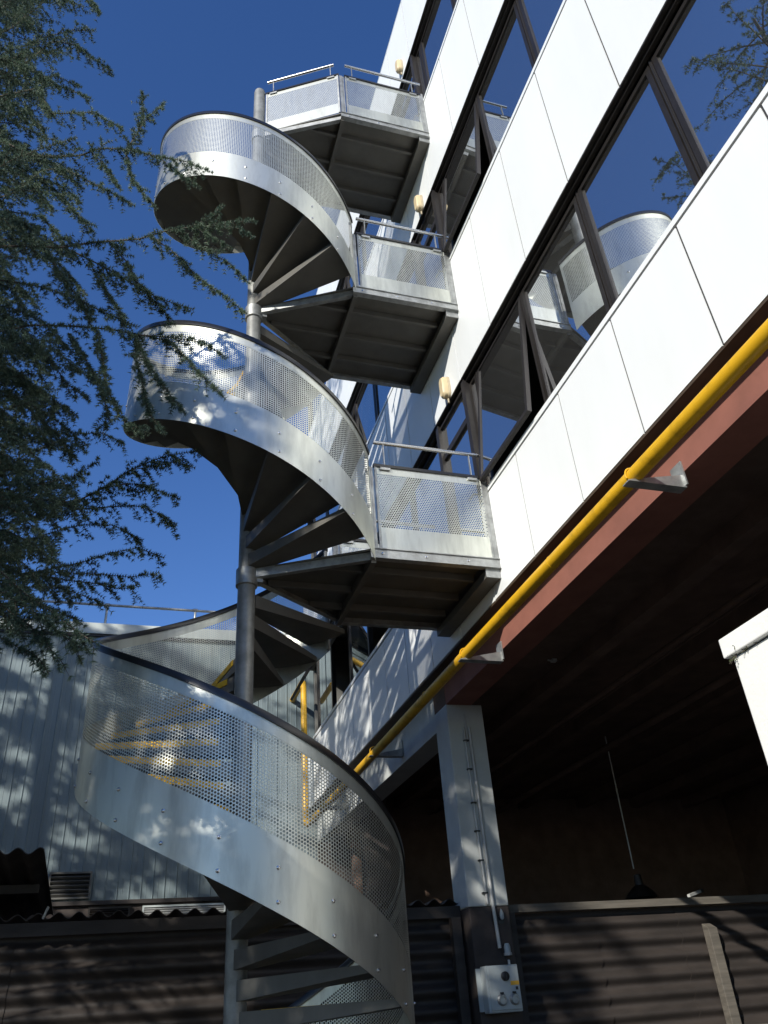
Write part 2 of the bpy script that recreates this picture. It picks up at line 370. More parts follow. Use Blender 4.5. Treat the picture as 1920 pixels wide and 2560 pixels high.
def strip(ztop, t0, t1, h0, h1, r=R, th=.003, n=None):
    n = n or max(4, int(abs(t1-t0)/2.5)); m = MB(); vs = []
    for i in range(n+1):
        t = t0 + (t1-t0)*i/n; z = zb_line(t, ztop)
        for rr, hh in ((r,h0),(r,h1),(r-th,h1),(r-th,h0)): vs.append(cylpt(t, z+hh, rr))
    fs = []
    for i in range(n):
        for k in range(4): fs.append((4*i+k, 4*i+(k+1)%4, 4*i+4+(k+1)%4, 4*i+4+k))
    fs += [(3,2,1,0), tuple(4*n+k for k in range(4))]
    return m.add(vs, fs)
HB, HP0, HP1, HT = -.063, .38, 1.06, 1.165
bolt_me = MB().lathe([(.014,0),(.014,.004),(.010,.006),(.010,.011),(.006,.013)], (0,0,0), 10, 'y').mesh('bolt', M['tube'], True)
for fi, (_, cnt, ztop) in enumerate(FL):
    t0, t1 = ANG0, ANG0 + STEP*cnt - (4.0 if fi else 0)
    gd = place('guard', None, st)
    part('kick_band', strip(ztop, t0, t1, HB, HP0+.004), M['sheet'], gd, True)
    part('top_band', strip(ztop, t0, t1, HP1-.004, HT), M['sheet'], gd, True)
    # punched sheet: upright columns of holes, each column a little lower than the last
    A1 = R*rad(t1-t0); z00 = zb_line(t0, ztop)
    nc = int((A1-.02)/COLW); nr = int((HP1-HP0)/PITCH); u0 = (A1-nc*COLW)/2 + COLW/2; v0 = ((HP1-HP0)-nr*PITCH)/2
    uu = u0 + COLW*np.arange(nc)
    cu = np.repeat(uu, nr); cv = (z00 - SLOPE*cu) + HP0 + v0 + PITCH*(np.tile(np.arange(nr), nc)+.5)
    def tf(U, V):
        th = np.radians(t0) + U/R
        return np.stack([CX + (R-.0015)*np.cos(th), CY + (R-.0015)*np.sin(th), V], -1)
    P, Q = perf_cells(cu, cv, tf, COLW, PITCH, SLOPE)
    place('perforated_sheet', np_mesh('perforated_sheet', P, Q, M['sheet']), gd)
    for h0, h1 in ((HP0, HP0+v0+.001), (HP1-v0-.001, HP1)):
        part('edge_band', strip(ztop, t0, t1, h0, h1, R-.0022, .001), M['sheet'], gd, True)
    for ta, tb in ((t0, t0+1.6), (t1-1.6, t1)): part('end_band', strip(ztop, ta, tb, HP0, HP1, R-.003, .002, 3), M['sheet'], gd, True)
    # black rail
    n = int((t1-t0)/2.5); rl = MB(); vs = []; prof = [(R+.014,HT-.02),(R+.014,HT+.028),(R+.008,HT+.038),(R-.014,HT+.038),(R-.020,HT+.028),(R-.020,HT-.02)]
    for i in range(n+1):
        t = t0 + (t1-t0)*i/n
        for rr, hh in prof: vs.append(cylpt(t, zb_line(t, ztop)+hh, rr))
    m_ = len(prof); fs = [(m_*i+k, m_*i+(k+1)%m_, m_*i+m_+(k+1)%m_, m_*i+m_+k) for i in range(n) for k in range(m_)] + [tuple(range(m_-1,-1,-1)), tuple(m_*n+k for k in range(m_))]
    part('top_rail', rl.add(vs, fs), M['rail'], gd, True)
    # end posts
    for t in (t0+.6, t1-.6):
        z = zb_line(t, ztop); lo = max(z+HB, ztop-3.6+.06) if fi and t > 200 else z+HB; p = MB().bar(cylpt(t, lo, R-.02), cylpt(t, z+HT-.025, R-.02), .03, .03, (math.cos(rad(t)), math.sin(rad(t)), 0)); part('end_post', p, M['galv'], gd)
    for k in range(cnt):
        t = 50.79 + STEP*k
        if t > t1-1.5: continue
        for dz in (0, .205):
            place('bolt', bolt_me, gd, cylpt(t, zb_line(t, ztop)+dz, R+.001), (0,0,rad(t-90)))
# landings
P1 = (2.005, 6.31); P4 = (2.015, 7.80); XW = FX-.004
def perf_flat(a, b, z0, z1):
    a = np.array(a); b = np.array(b); L = np.linalg.norm(b-a); d = (b-a)/L
    nu = int(L/PITCH); nv_ = int((z1-z0)/COLW); u0 = (L-nu*PITCH)/2 + PITCH/2; v0 = ((z1-z0)-nv_*COLW)/2 + COLW/2
    cu, cv = [], []
    for i in range(nv_):
        uu = u0 + PITCH*np.arange(nu - (i % 2)) + (PITCH/2 if i % 2 else 0); cu.append(uu); cv.append(np.full(len(uu), v0+i*COLW))
    cu = np.concatenate(cu); cv = np.concatenate(cv)
    tf = lambda U, V: np.stack([a[0]+d[0]*U, a[1]+d[1]*U, z0+V], -1)
    P, Q = perf_cells(cu, cv, tf, PITCH, COLW); return P, Q, u0-PITCH/2, v0-COLW/2, L
def rail_panel(par, a, b, zp, hand=True, h0=None, h1=None):
    """one flat guard panel between plan points a and b on the landing at level zp"""
    rp = place('guard_panel', None, par)
    A = Vector((a[0],a[1],0)); B = Vector((b[0],b[1],0)); d = (B-A).normalized()
    P, Q, mu, mv, L = perf_flat(a, b, zp+.285, zp+.925)
    place('perforated_sheet', np_mesh('perforated_sheet', P, Q, M['sheet']), rp)
    f = MB(); Z = lambda z: Vector((0,0,z)); nrm = Vector((0,0,1)).cross(d)
    f.bar(A+Z(zp+.168), B+Z(zp+.168), .003, .238); f.bar(A+Z(zp+.968), B+Z(zp+.968), .003, .09)
    for c0, c1 in ((A, A+d*(mu+PITCH*.5+.001)), (B-d*(mu+PITCH*.5+.001), B)): f.bar(c0+Z(zp+.605), c1+Z(zp+.605), .0024, .645)
    f.bar(A+Z(zp+.285+mv/2), B+Z(zp+.285+mv/2), .0022, mv+.004); f.bar(A+Z(zp+.925-mv/2), B+Z(zp+.925-mv/2), .0022, mv+.004)
    part('solid_band', f, M['sheet'], rp)
    part('stile', MB().bar(A+Z(zp+.53), A+Z(zp+.53)+d*.024, .02, .96), M['galv'], rp); part('stile', MB().bar(B-d*.024+Z(zp+.53), B+Z(zp+.53), .02, .96), M['galv'], rp)
    c = MB().bar(A-d*.01+Z(zp+1.022), B+d*.01+Z(zp+1.022), .034, .032); part('cap_rail', c, M['rail'], rp)
    if hand:
        q0 = A + d*.01 if h0 is None else A + d*h0; q1 = B + d*.03 if h1 is None else B - d*h1
        hr = MB().tube([q0+Z(zp+1.32), q1+Z(zp+1.32)], .021, 14); ho = part('handrail', hr, M['tube'], rp, True)
        for c in (A+d*.115, B-d*.115):
            s = MB().bar(c+Z(zp+1.04), c+Z(zp+1.30), .006, .028, d.cross(Vector((0,0,1)))); s.bar(c-d*.05+Z(zp+1.0), c+d*.05+Z(zp+1.0), .028, .05); s.bar(c-d*.055+nrm*-.018+Z(zp+.985), c+d*.055+nrm*-.018+Z(zp+.985), .006, .028)
            part('rail_bracket', s, M['galv'], ho)
    return rp
for k, zp in enumerate(ZP):
    ld = place('landing', None, st)
    apex = [(CX+.075, CY+.06), (CX+.075, CY-.06)]
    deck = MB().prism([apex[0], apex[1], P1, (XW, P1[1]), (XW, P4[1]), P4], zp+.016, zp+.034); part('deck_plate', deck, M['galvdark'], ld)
    zc = zp - .02
    for a, b in ((apex[1], (P1[0]+.02, P1[1]+.03)), (apex[0], (P4[0]+.02, P4[1]-.03))):
        e = MB().bar((*a, zc), (*b, zc), .012, .095); 
        off = Vector((b[0]-a[0], b[1]-a[1], 0)).normalized().cross(Vector((0,0,1)))*(.025 if a == apex[1] else -.025)*-1
        e.bar(Vector((*a, zc-.043))+off, Vector((*b, zc-.043))+off, .05, .008)
        part('edge_channel', e, M['galv'], ld)
    for y, s in ((P1[1], 1), (P4[1], -1)):
        e = MB().box(P1[0]-.005, XW, y-.006, y+.006, zp-.058, zp+.045); e.box(P1[0]-.005, XW, min(y-.02,y+.05*s), max(y-.02,y+.05*s) if s > 0 else y+.02, zp-.066, zp-.058); e.box(P1[0]-.005, XW, y-.02 if s > 0 else y-.05, y+.05 if s > 0 else y+.02, zp+.0345, zp+.0445)
        part('edge_channel', e, M['galv'], ld)
        for x in (2.12, 2.56, 3.0): place('bolt', bolt_me, ld, (x, y-.006*s, zp-.01), (0,0,math.pi if s > 0 else 0))
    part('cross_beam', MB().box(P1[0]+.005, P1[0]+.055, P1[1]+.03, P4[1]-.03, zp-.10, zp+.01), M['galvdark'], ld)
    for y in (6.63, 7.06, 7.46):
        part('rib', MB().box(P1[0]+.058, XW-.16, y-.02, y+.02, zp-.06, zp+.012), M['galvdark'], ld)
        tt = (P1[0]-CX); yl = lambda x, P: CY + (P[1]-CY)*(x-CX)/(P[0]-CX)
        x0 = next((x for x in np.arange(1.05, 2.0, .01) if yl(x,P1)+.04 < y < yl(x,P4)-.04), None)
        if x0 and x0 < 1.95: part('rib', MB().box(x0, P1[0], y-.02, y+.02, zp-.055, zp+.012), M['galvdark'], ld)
    part('wall_beam', MB().box(3.185, XW, P1[1]+.03, P4[1]-.02, zp-.155, zp-.068), M['galvdark'], ld); part('beam_lit_end', MB().box(3.180, XW, P1[1]+.018, P1[1]+.028, zp-.16, zp-.066), M['galv'], ld)  # beam coloured dark for its shade, front end paler as the sunlit face
    part('column_bracket', MB().lathe([(.10,-.10),(.105,-.095),(.105,.075),(.10,.08)], (CX,CY,zp-.05), 24).box(CX+.06, CX+.15, CY-.05, CY+.05, zp-.11, zp+.01), M['galv'], ld, True)
    for y in (P1[1]+.012, P4[1]-.012):
        part('wall_post', MB().box(3.302, FX-.004, y-.02, y+.02, zp+.046, zp+1.06).box(3.288, 3.302, y-.02, y-.012, zp+.046, zp+1.04), M['galv'], ld)
        part('end_post', MB().box(2.012, 2.052, y-.02, y+.02, zp+.046, zp+1.0).box(2.056, 2.078, y-.014, y+.014, zp+.046, zp+1.0), M['galv'], ld)
    rail_panel(ld, (2.095, P1[1]), (3.285, P1[1]), zp)
    rail_panel(ld, (2.095, P4[1]), (3.285, P4[1]), zp)
    if k == 2:
        d = Vector((P1[0]-CX, P1[1]-CY)).normalized()
        rail_panel(ld, (CX+d.x*.105, CY+d.y*.105), (P1[0]-.01, P1[1]+.003), zp, h0=.02, h1=.06)

# ------------------------------------------------------------------ yellow gas pipe under the facade
gp = thing('gas_pipe', (3.15, 3, 4.65), 'yellow pipe slung under the white facade, turning up at its far end', 'pipe')
pts = [(3.15, YA, 4.655), (3.15, 6.6, 4.655), (3.15, 14.55, 4.61), (3.145, 14.75, 4.63), (3.14, 14.84, 4.71), (3.14, 14.86, 4.84), (3.14, 14.86, 7.2), (3.14, 14.90, 7.32), (3.14, 15.02, 7.36), (3.14, 15.99, 7.36)]
part('pipe', MB().tube(pts, .057, 20), M['yellow'], gp, True)
for y in (-.4, 2.1, 5.05, 8.2, 11.6): part('weld', MB().tube([(3.15,y-.006,4.655),(3.15,y,4.655),(3.15,y+.006,4.655)], [.0575,.0598,.0575], 20), M['yellow'], gp, True)
for y in (.6, 3.80, 6.98, 10.35, 13.4):
    b = MB(); b.add([(3.07,y-.03,4.585),(3.535,y-.03,4.735),(3.535,y-.03,4.80),(3.07,y-.03,4.592),(3.07,y+.05,4.585),(3.535,y+.05,4.735),(3.535,y+.05,4.80),(3.07,y+.05,4.592)],
        [(0,1,2,3),(7,6,5,4),(0,4,5,1),(1,5,6,2),(2,6,7,3),(3,7,4,0)])
    b.v = [(x, yy, 4.583 if i % 4 in (0,1) else (4.592 if i % 4 == 3 else 4.69)) for i, (x,yy,z) in enumerate(b.v)]
    b.box(3.525, 3.537, y-.05, y+.075, 4.60, 4.795)
    bo = part('bracket', b, M['galv'], gp)
    cl = MB(); vs = [(3.15+.066*math.cos(a), y+.01, 4.655+.066*math.sin(a)) for a in np.linspace(-.4, math.pi+.4, 14)]
    part('clamp', cl.tube(vs, .006, 6), M['yellow'], bo, True)

# ------------------------------------------------------------------ bulkhead lamps over the doors
for i, z in enumerate((8.14, 11.725, 15.44)):
    lp = thing('wall_lamp', (3.3, 6.9, z), 'cream oval bulkhead lamp over the %s landing door' % ('lowest', 'middle', 'top')[i], 'lamp', 'bulkhead lamps on the facade')
    def cap(hw, hh, x0, x1, sc):
        m = MB(); n = 24; ring = []
        for a in np.linspace(0, 2*math.pi, n, endpoint=False):
            c, s = math.cos(a), math.sin(a); ring.append((hw*c, (hh-hw)*math.copysign(1, s)*(1 if abs(s) > 1e-6 else 0) + hw*s))
        vs = [(x0, 6.9+a, z+b) for a, b in ring] + [(x0-(x0-x1)*.6, 6.9+a, z+b) for a, b in ring] + [(x1, 6.9+a*sc, z+b*(sc*.5+.5)) for a, b in ring]
        fs = [(j*n+q, j*n+(q+1)%n, (j+1)*n+(q+1)%n, (j+1)*n+q) for j in range(2) for q in range(n)] + [tuple(range(n-1,-1,-1)), tuple(2*n+q for q in range(n))]
        return m.add(vs, fs)
    part('lamp_base', cap(.075, .17, FX-.002, FX-.03, .95), M['lampcap'], lp, True)
    part('lens', cap(.066, .16, FX-.03, FX-.10, .7), M['lamp'], lp, True)
    part('cable_entry', MB().tube([(FX-.02,6.9,z-.16),(FX-.02,6.9,z-.23)], .012, 8), M['lampcap'], lp)

# ------------------------------------------------------------------ things on the pillar
cd = thing('conduit_run', (3.76, 8.6, 2), 'two pale conduits running down the front of the pale pillar', 'conduit')
part('conduit', MB().tube([(3.725,8.603,4.43),(3.735,8.603,3.4),(3.75,8.603,2.55)], .015, 10), M['conduit'], cd, True)
part('conduit', MB().tube([(3.79,8.601,4.44),(3.80,8.601,3.5),(3.805,8.595,2.6),(3.82,8.59,2.14)], .020, 10), M['conduit'], cd, True)
part('conduit', MB().tube([(3.757,8.604,4.60),(3.757,8.604,4.3)], .010, 8), M['conduit'], cd, True)
for z in (4.28, 3.95, 3.58, 3.28, 2.98, 2.66): part('clip', MB().box(3.705, 3.765, 8.585, 8.618, z-.008, z+.008), M['black'], cd)
part('cable', MB().tube([(3.82,8.59,2.14),(3.825,8.57,2.08),(3.86,8.55,2.03),(3.87,8.54,1.99)], .006, 6), M['black'], cd)
so = thing('cable_socket', (3.9, 8.58, 2.1), 'small grey plug connector above the electrical box', 'socket')
part('body', MB().lathe([(.03,0),(.034,.02),(.034,.07),(.026,.09),(.02,.10)], (3.895,8.575,2.08), 14), M['boxgrey'], so, True)
part('ring', MB().lathe([(.042,0),(.042,.025)], (3.895,8.575,2.07), 14), M['conduit'], so, True)
hk = thing('hanging_plug', (3.88, 8.59, 2.4), 'small white plug hanging on the dark foot of the pillar', 'plug')
part('plug_body', MB().lathe([(.012,0),(.022,.015),(.022,.06),(.012,.085),(.006,.10)], (3.885,8.58,2.40), 12), M['boxgrey'], hk, True)
part('backplate', MB().lathe([(.04,0),(.04,.006)], (3.885,8.612,2.40), 16, 'y'), M['black'], hk, True)
eb = thing('electrical_box', (3.75, 8.53, 1.58), 'grey electrical box with two round sockets hung on the pillar foot', 'electrical box')
part('housing', MB().box(3.575, 3.935, 8.47, 8.60, 1.58, 1.985), M['boxgrey'], eb, bevel=.012)
part('lid', MB().box(3.60, 3.925, 8.455, 8.472, 1.60, 1.97), M['boxgrey'], eb, bevel=.008)
part('flange', MB().box(3.53, 3.575, 8.59, 8.61, 1.60, 1.97), M['boxgrey'], eb); part('flange', MB().box(3.935, 3.96, 8.59, 8.61, 1.62, 1.72), M['boxgrey'], eb)
part('switch', MB().lathe([(.042,0),(.042,-.02),(.03,-.028)], (3.775,8.454,1.885), 18, 'y').box(3.768, 3.782, 8.415, 8.44, 1.85, 1.92), M['black'], eb, True)
part('sticker', MB().box(3.828, 3.918, 8.4525, 8.4545, 1.806, 1.842), M['sticker'], eb)
part('label_plate', MB().box(3.876, 3.903, 8.4525, 8.4545, 1.765, 1.793), M['black'], eb)
part('gland', MB().lathe([(.014,0),(.014,.04),(.008,.045)], (3.87,8.52,1.985), 12), M['conduit'], eb, True)
for x in (3.715, 3.848):
    s = part('socket', MB().lathe([(.052,0),(.052,-.012),(.040,-.022),(.040,-.035),(.028,-.035),(.028,-.02)], (x,8.454,1.688), 20, 'y'), M['galv'], eb, True)
    part('hinge', MB().box(x-.015, x+.015, 8.425, 8.45, 1.735, 1.752), M['black'], s)

# ------------------------------------------------------------------ corrugated fence and the lean-to behind it
def corr_v(x0, x1, z0, z1, y, pitch=.177, amp=.031, thick=.006, per=10):
    n = int((z1-z0)/pitch*per); m = MB(); vs = []
    for i in range(n+1):
        z = z0 + (z1-z0)*i/n; yy = y - amp*math.sin(2*math.pi*z/pitch)
        for xx, t in ((x0,0),(x1,0),(x1,thick),(x0,thick)): vs.append((xx, yy+t, z))
    fs = [(4*i+k, 4*i+(k+1)%4, 4*i+4+(k+1)%4, 4*i+4+k) for i in range(n) for k in range(4)]
    return m.add(vs, fs)
fl_ = thing('corrugated_fence', (-2, 8.9, 0), 'dark brown corrugated sheet fence left of the pale pillar', 'fence')
fr_ = thing('corrugated_fence', (6, 8.9, 0), 'dark brown corrugated sheet fence right of the pale pillar', 'fence')
sh = corr_v(0, 1.13, 0, 2.47, 0).mesh('corrugated_sheet', M['fence'], True)
xs = [3.53-1.1*(i+1) for i in range(11)]
for i, x in enumerate(xs): place('corrugated_sheet', sh, fl_, (x, 8.9 + (.007 if i % 2 else 0), random.uniform(-.006,.006)))
for i in range(7): place('corrugated_sheet', sh, fr_, (4.02+1.1*i, 8.9 + (.007 if i % 2 else 0), random.uniform(-.006,.006)))
part('top_rail', MB().box(-8.6, 3.53, 8.84, 8.87, 2.462, 2.575), M['fence'], fl_)
part('top_rail', MB().box(4.02, 11.7, 8.82, 8.87, 2.485, 2.562), M['fencerail'], fr_)
part('low_rail', MB().box(4.02, 11.7, 8.80, 8.87, 1.14, 1.285), M['fencerail'], fr_)
part('post', MB().box(6.50, 6.62, 8.76, 8.868, 0, 2.235).add([(6.50,8.76,2.235),(6.62,8.76,2.235),(6.62,8.868,2.235),(6.50,8.868,2.235),(6.50,8.868,2.29),(6.62,8.868,2.29)], [(0,1,5,4),(1,2,5),(0,4,3),(2,3,4,5)]), M['fencerail'], fr_, bevel=.006)
part('post', MB().box(3.40, 3.50, 8.78, 8.868, 0, 2.46), M['fence'], fl_); part('post', MB().box(4.05, 4.13, 8.78, 8.868, 0, 2.48), M['fence'], fr_)
part('post', MB().box(-3.2, -3.08, 8.78, 8.868, 0, 2.46), M['fence'], fl_)
def corr_roof(x0, x1, y0, y1, za, zb, pitch=.177, amp=.026, per=10, thick=.007):
    n = int((x1-x0)/pitch*per); m = MB(); vs = []
    for i in range(n+1):
        x = x0 + (x1-x0)*i/n; w = amp*math.sin(2*math.pi*x/pitch)
        for yy, z in ((y0,za),(y1,zb)):
            vs.append((x,yy,z+w)); vs.append((x,yy,z+w+thick))
    fs = []
    for i in range(n):
        a = 4*i; b = 4*i+4; fs += [(a,a+2,b+2,b),(a+1,b+1,b+3,a+3),(a,b,b+1,a+1),(a+2,a+3,b+3,b+2)]
    fs += [(0,1,3,2), (4*n,4*n+2,4*n+3,4*n+1)]
    return m.add(vs, fs)
lr = thing('leanto_roof', (0, 10, 2.5), 'low corrugated sheet roof whose wavy edge shows over the fence', 'roof')
for i in range(11):
    x1 = 3.50 - 1.062*i; part('corrugated_sheet', corr_roof(x1-1.10, x1, 8.80, 11.6, 2.612 + (.008 if i % 2 else 0), 2.50), M['fence'], lr, True)
cn = thing('canopy_sheet', (-1.5, 9, 2.9), 'dark corrugated canopy jutting over the fence at the left edge', 'canopy')
for i in range(3): part('corrugated_sheet', corr_roof(-.66-1.062*(i+1), -.66-1.062*i+.03, 7.95, 10.4, 3.035+.008*i, 2.80), M['fence'], cn, True)
part('purlin', MB().box(-3.8, -.70, 8.86, 8.93, 2.83, 2.905).box(-3.8, -.70, 10.2, 10.27, 2.69, 2.765), M['fence'], cn)
for x in (-3.6,): part('post', MB().box(x-.04, x+.04, 8.86, 8.93, 2.57, 2.83), M['fence'], cn)
part('hook', MB().tube([(-.62,8.8,2.60),(-.60,8.79,2.66),(-.585,8.79,2.70)], .012, 8), M['conduit'], cn)

# ------------------------------------------------------------------ metal clad hall at the back
HY = 16.0
hl = thing('metal_clad_hall', (-2, HY, 0), 'pale blue metal clad hall behind the staircase', 'building')
pl = MB(); prof = [(0,0),(.010,-.016),(.022,-.016),(.032,0),(.10,0),(.106,-.005),(.112,0),(.2,0)]
vs = []; 
for x, y in prof: vs += [(x, y, 3.66), (x, y, 8.6)]
pl.add(vs, [(2*i, 2*i+2, 2*i+3, 2*i+1) for i in range(len(prof)-1)]); pl_me = pl.mesh('cladding_sheet', M['hall'])
for i in range(86):
    x = -13.6 + .2*i
    if x > 3.5: break
    place('cladding_sheet', pl_me, hl, (x, HY, 0))
part('core_wall', MB().box(-13.6, 13, HY+.01, HY+8, 0, 8.55), M['concdark'], hl)
for i in range(6): part('fascia', MB().box(-13.6+2.87*i, -13.6+2.87*(i+1)-.012, HY-.07, HY+8, 8.60, 8.83), M['fascia'], hl)
part('gutter_shadow_strip', MB().box(-13.6, 3.6, HY-.05, HY+.005, 8.545, 8.598), M['bronze'], hl)
part('base_flashing', MB().box(-13.6, 3.6, HY-.06, HY+.01, 3.60, 3.665), M['fence'], hl)
def louvre(x0, x1, z0, z1, n, y, frame, slat, label=None):
    lv = place('louvre', None, hl)
    f = MB().box(x0,x1,y-.05,y,z0,z0+.03).box(x0,x1,y-.05,y,z1-.03,z1).box(x0,x0+.03,y-.05,y,z0+.03,z1-.03).box(x1-.03,x1,y-.05,y,z0+.03,z1-.03)
    part('frame', f, M[frame], lv); part('shade_backing', MB().box(x0+.03,x1-.03,y-.008,y-.002,z0+.03,z1-.03), M['dark'], lv)  # flat dark plate stands in for the shade behind the slats
    for i in range(n):
        z = z0+.04+(z1-z0-.08)*(i+.3)/n
        part('slat', MB().bar((x0+.03,y-.035,z),(x1-.03,y-.035,z), .04, .012, (0,.7,.7)), M[slat], lv)
louvre(-1.12, -.42, 3.70, 4.13, 5, HY-.024, 'galvdark', 'galvdark')
louvre(.47, 1.90, 3.22, 3.56, 7, HY-.002, 'fascia', 'conduit')
louvre(-.42, .27, 3.22, 3.56, 7, HY-.002, 'bronze', 'bronze')
rr = thing('roof_railing', (-2, HY+.4, 8.8), 'thin galvanised pipe railing along the roof of the pale blue hall', 'railing')
part('rail', MB().tube([(-9,HY+.05,9.31),(3.2,HY+.05,9.29)], .028, 10), M['galv'], rr, True)
part('mid_rail', MB().tube([(-9,HY+.07,9.04),(3.2,HY+.07,9.04)], .016, 8), M['galv'], rr, True) if False else None
for x in (-8.3, -6.35, -4.4, -2.55, -.75, 1.05, 2.85):
    po = part('post', MB().tube([(x,HY+.05,8.82),(x,HY+.05,9.27)], .026, 10), M['galv'], rr, True)
    part('fitting', MB().tube([(x-.05,HY+.05,9.30),(x+.05,HY+.05,9.30)], .038, 10), M['galv'], po, True)
    part('foot', MB().lathe([(.06,0),(.06,.015)], (x,HY+.05,8.83), 12), M['galv'], po)

# ------------------------------------------------------------------ white wall at the right, pendant lamp, bits under the soffit
ww = thing('white_wall', (3.5, 0, 0), 'bright white rendered wall with coping at the right edge', 'wall')
part('render_face', MB().box(3.40, 3.62, -2.0, 3.705, 0, 3.285), M['wallwhite'], ww, bevel=.008)
part('coping', MB().box(3.365, 3.655, -2.0, 3.745, 3.292, 3.415), M['wallwhite'], ww, bevel=.008)
part('mortar_joint', MB().box(3.41, 3.61, -2.0, 3.69, 3.28, 3.30), M['joint'], ww)
for i, (yy, sc) in enumerate(((3.66, 1.0), (3.57, .55), (3.48, .3))):
    wd = thing('weed', (3.385, yy, 3.29), ('large', 'middle sized', 'smallest')[i] + ' dry weed rooted in the joint below the white coping', 'weed', 'weeds on the white wall')
    stt = MB(); lf = MB()
    for q in range(7):
        a = random.uniform(0, 6.28); e = Vector((-.03-.02*random.random(), .05*math.cos(a), .05*math.sin(a)))*sc
        b = Vector((3.395, yy, 3.289)); stt.tube([b, b+e*.6, b+e+Vector((0,0,-.01*sc))], [.0022,.0016,.0008], 4)
        for w in range(4):
            c = b+e*random.uniform(.4,1); d = Vector((random.uniform(-.5,.2), random.uniform(-1,1), random.uniform(-1,1))).normalized()*.014*sc
            n_ = d.cross(Vector((1,.3,.2))).normalized()*.004*sc; lf.add([c, c+d*.5+n_, c+d, c+d*.5-n_], [(0,1,2,3)])
    part('stem', stt, M['twig'], wd); part('leaf', lf, M['weed'], wd)
pd = thing('pendant_lamp', (6.83, 10.5, 4.9), 'dark domed pendant lamp hanging under the soffit behind the fence', 'lamp')
part('cord', MB().tube([(6.83,10.5,4.975),(6.83,10.5,3.13)], .009, 8), M['conduit'], pd)
part('shade', MB().lathe([(.03,.30),(.05,.29),(.06,.16),(.12,.12),(.19,.05),(.215,0),(.205,0),(.18,.045),(.11,.11)], (6.86,10.5,2.76), 24), M['bronze'], pd, True)
fx = thing('ceiling_junction', (5.2, 7.7, 4.97), 'small pale junction plate on the dark soffit', 'junction box')
part('plate', MB().box(4.545, 4.605, 7.71, 7.77, 4.945, 4.979), M['conduit'], fx, bevel=.004); part('stub', MB().tube([(4.49,7.72,4.955),(4.545,7.735,4.955)], .01, 8), M['conduit'], fx)
tl = thing('fluorescent_batten', (7.3, 9.6, 2.75), 'short pale batten end catching the sun above the fence rail', 'batten')
part('batten', MB().bar((6.52,9.0,2.60),(6.80,9.15,2.66), .035, .03), M['conduit'], tl); part('end_cap', MB().bar((6.80,9.15,2.66),(6.86,9.182,2.673), .04, .036), M['black'], tl)

# ------------------------------------------------------------------ cedars
def tufts(P, D, n, ln, wd):
    """rosettes of needles at points P with axis D; returns verts, tris"""
    N = len(P); P = np.repeat(P, n, 0); D = np.repeat(D, n, 0)
    r = RNG.normal(size=P.shape); r -= D*np.sum(r*D, 1, keepdims=True); r /= np.linalg.norm(r, axis=1, keepdims=True)+1e-9
    d = r + D*RNG.uniform(.15, .9, (len(P),1)) + np.array([0,0,.12]); d /= np.linalg.norm(d, axis=1, keepdims=True)
    w = np.cross(d, RNG.normal(size=P.shape)); w /= np.linalg.norm(w, axis=1, keepdims=True)+1e-9
    L = ln*RNG.uniform(.7, 1.2, (len(P),1))
    V = np.stack([P + w*wd, P - w*wd, P + d*L], 1).reshape(-1,3)
    return V, np.arange(len(V)).reshape(-1,3)
class Tree:
    def __init__(s): s.P = []; s.D = []; s.tw = []
    def line(s, pts, sp):
        pts = np.array(pts); seg = np.diff(pts, axis=0); L = np.linalg.norm(seg, axis=1)
        for a, d, l in zip(pts[:-1], seg, L):
            if l < 1e-6: continue
            k = max(1, int(l/sp)); t = (np.arange(k)+RNG.random())/k
            s.P.append(a + d*t[:,None]); s.D.append(np.repeat((d/l)[None], k, 0))
def curve(a, d, L, droop, n=5, wig=.12):
    pts = [np.array(a)]; d = np.array(d, float); d /= np.linalg.norm(d)
    for i in range(n):
        d = d + np.array([0,0,-droop/n]) + RNG.normal(size=3)*wig/n; d /= np.linalg.norm(d); pts.append(pts[-1] + d*L/n)
    return pts
def resample(pts, step):
    pts = np.array([tuple(p) for p in pts], float); seg = np.linalg.norm(np.diff(pts, axis=0), axis=1); c = np.concatenate([[0], np.cumsum(seg)])
    n = max(2, int(c[-1]/step)); t = np.linspace(0, c[-1], n+1)
    return np.stack([np.interp(t, c, pts[:,i]) for i in range(3)], -1), c[-1]
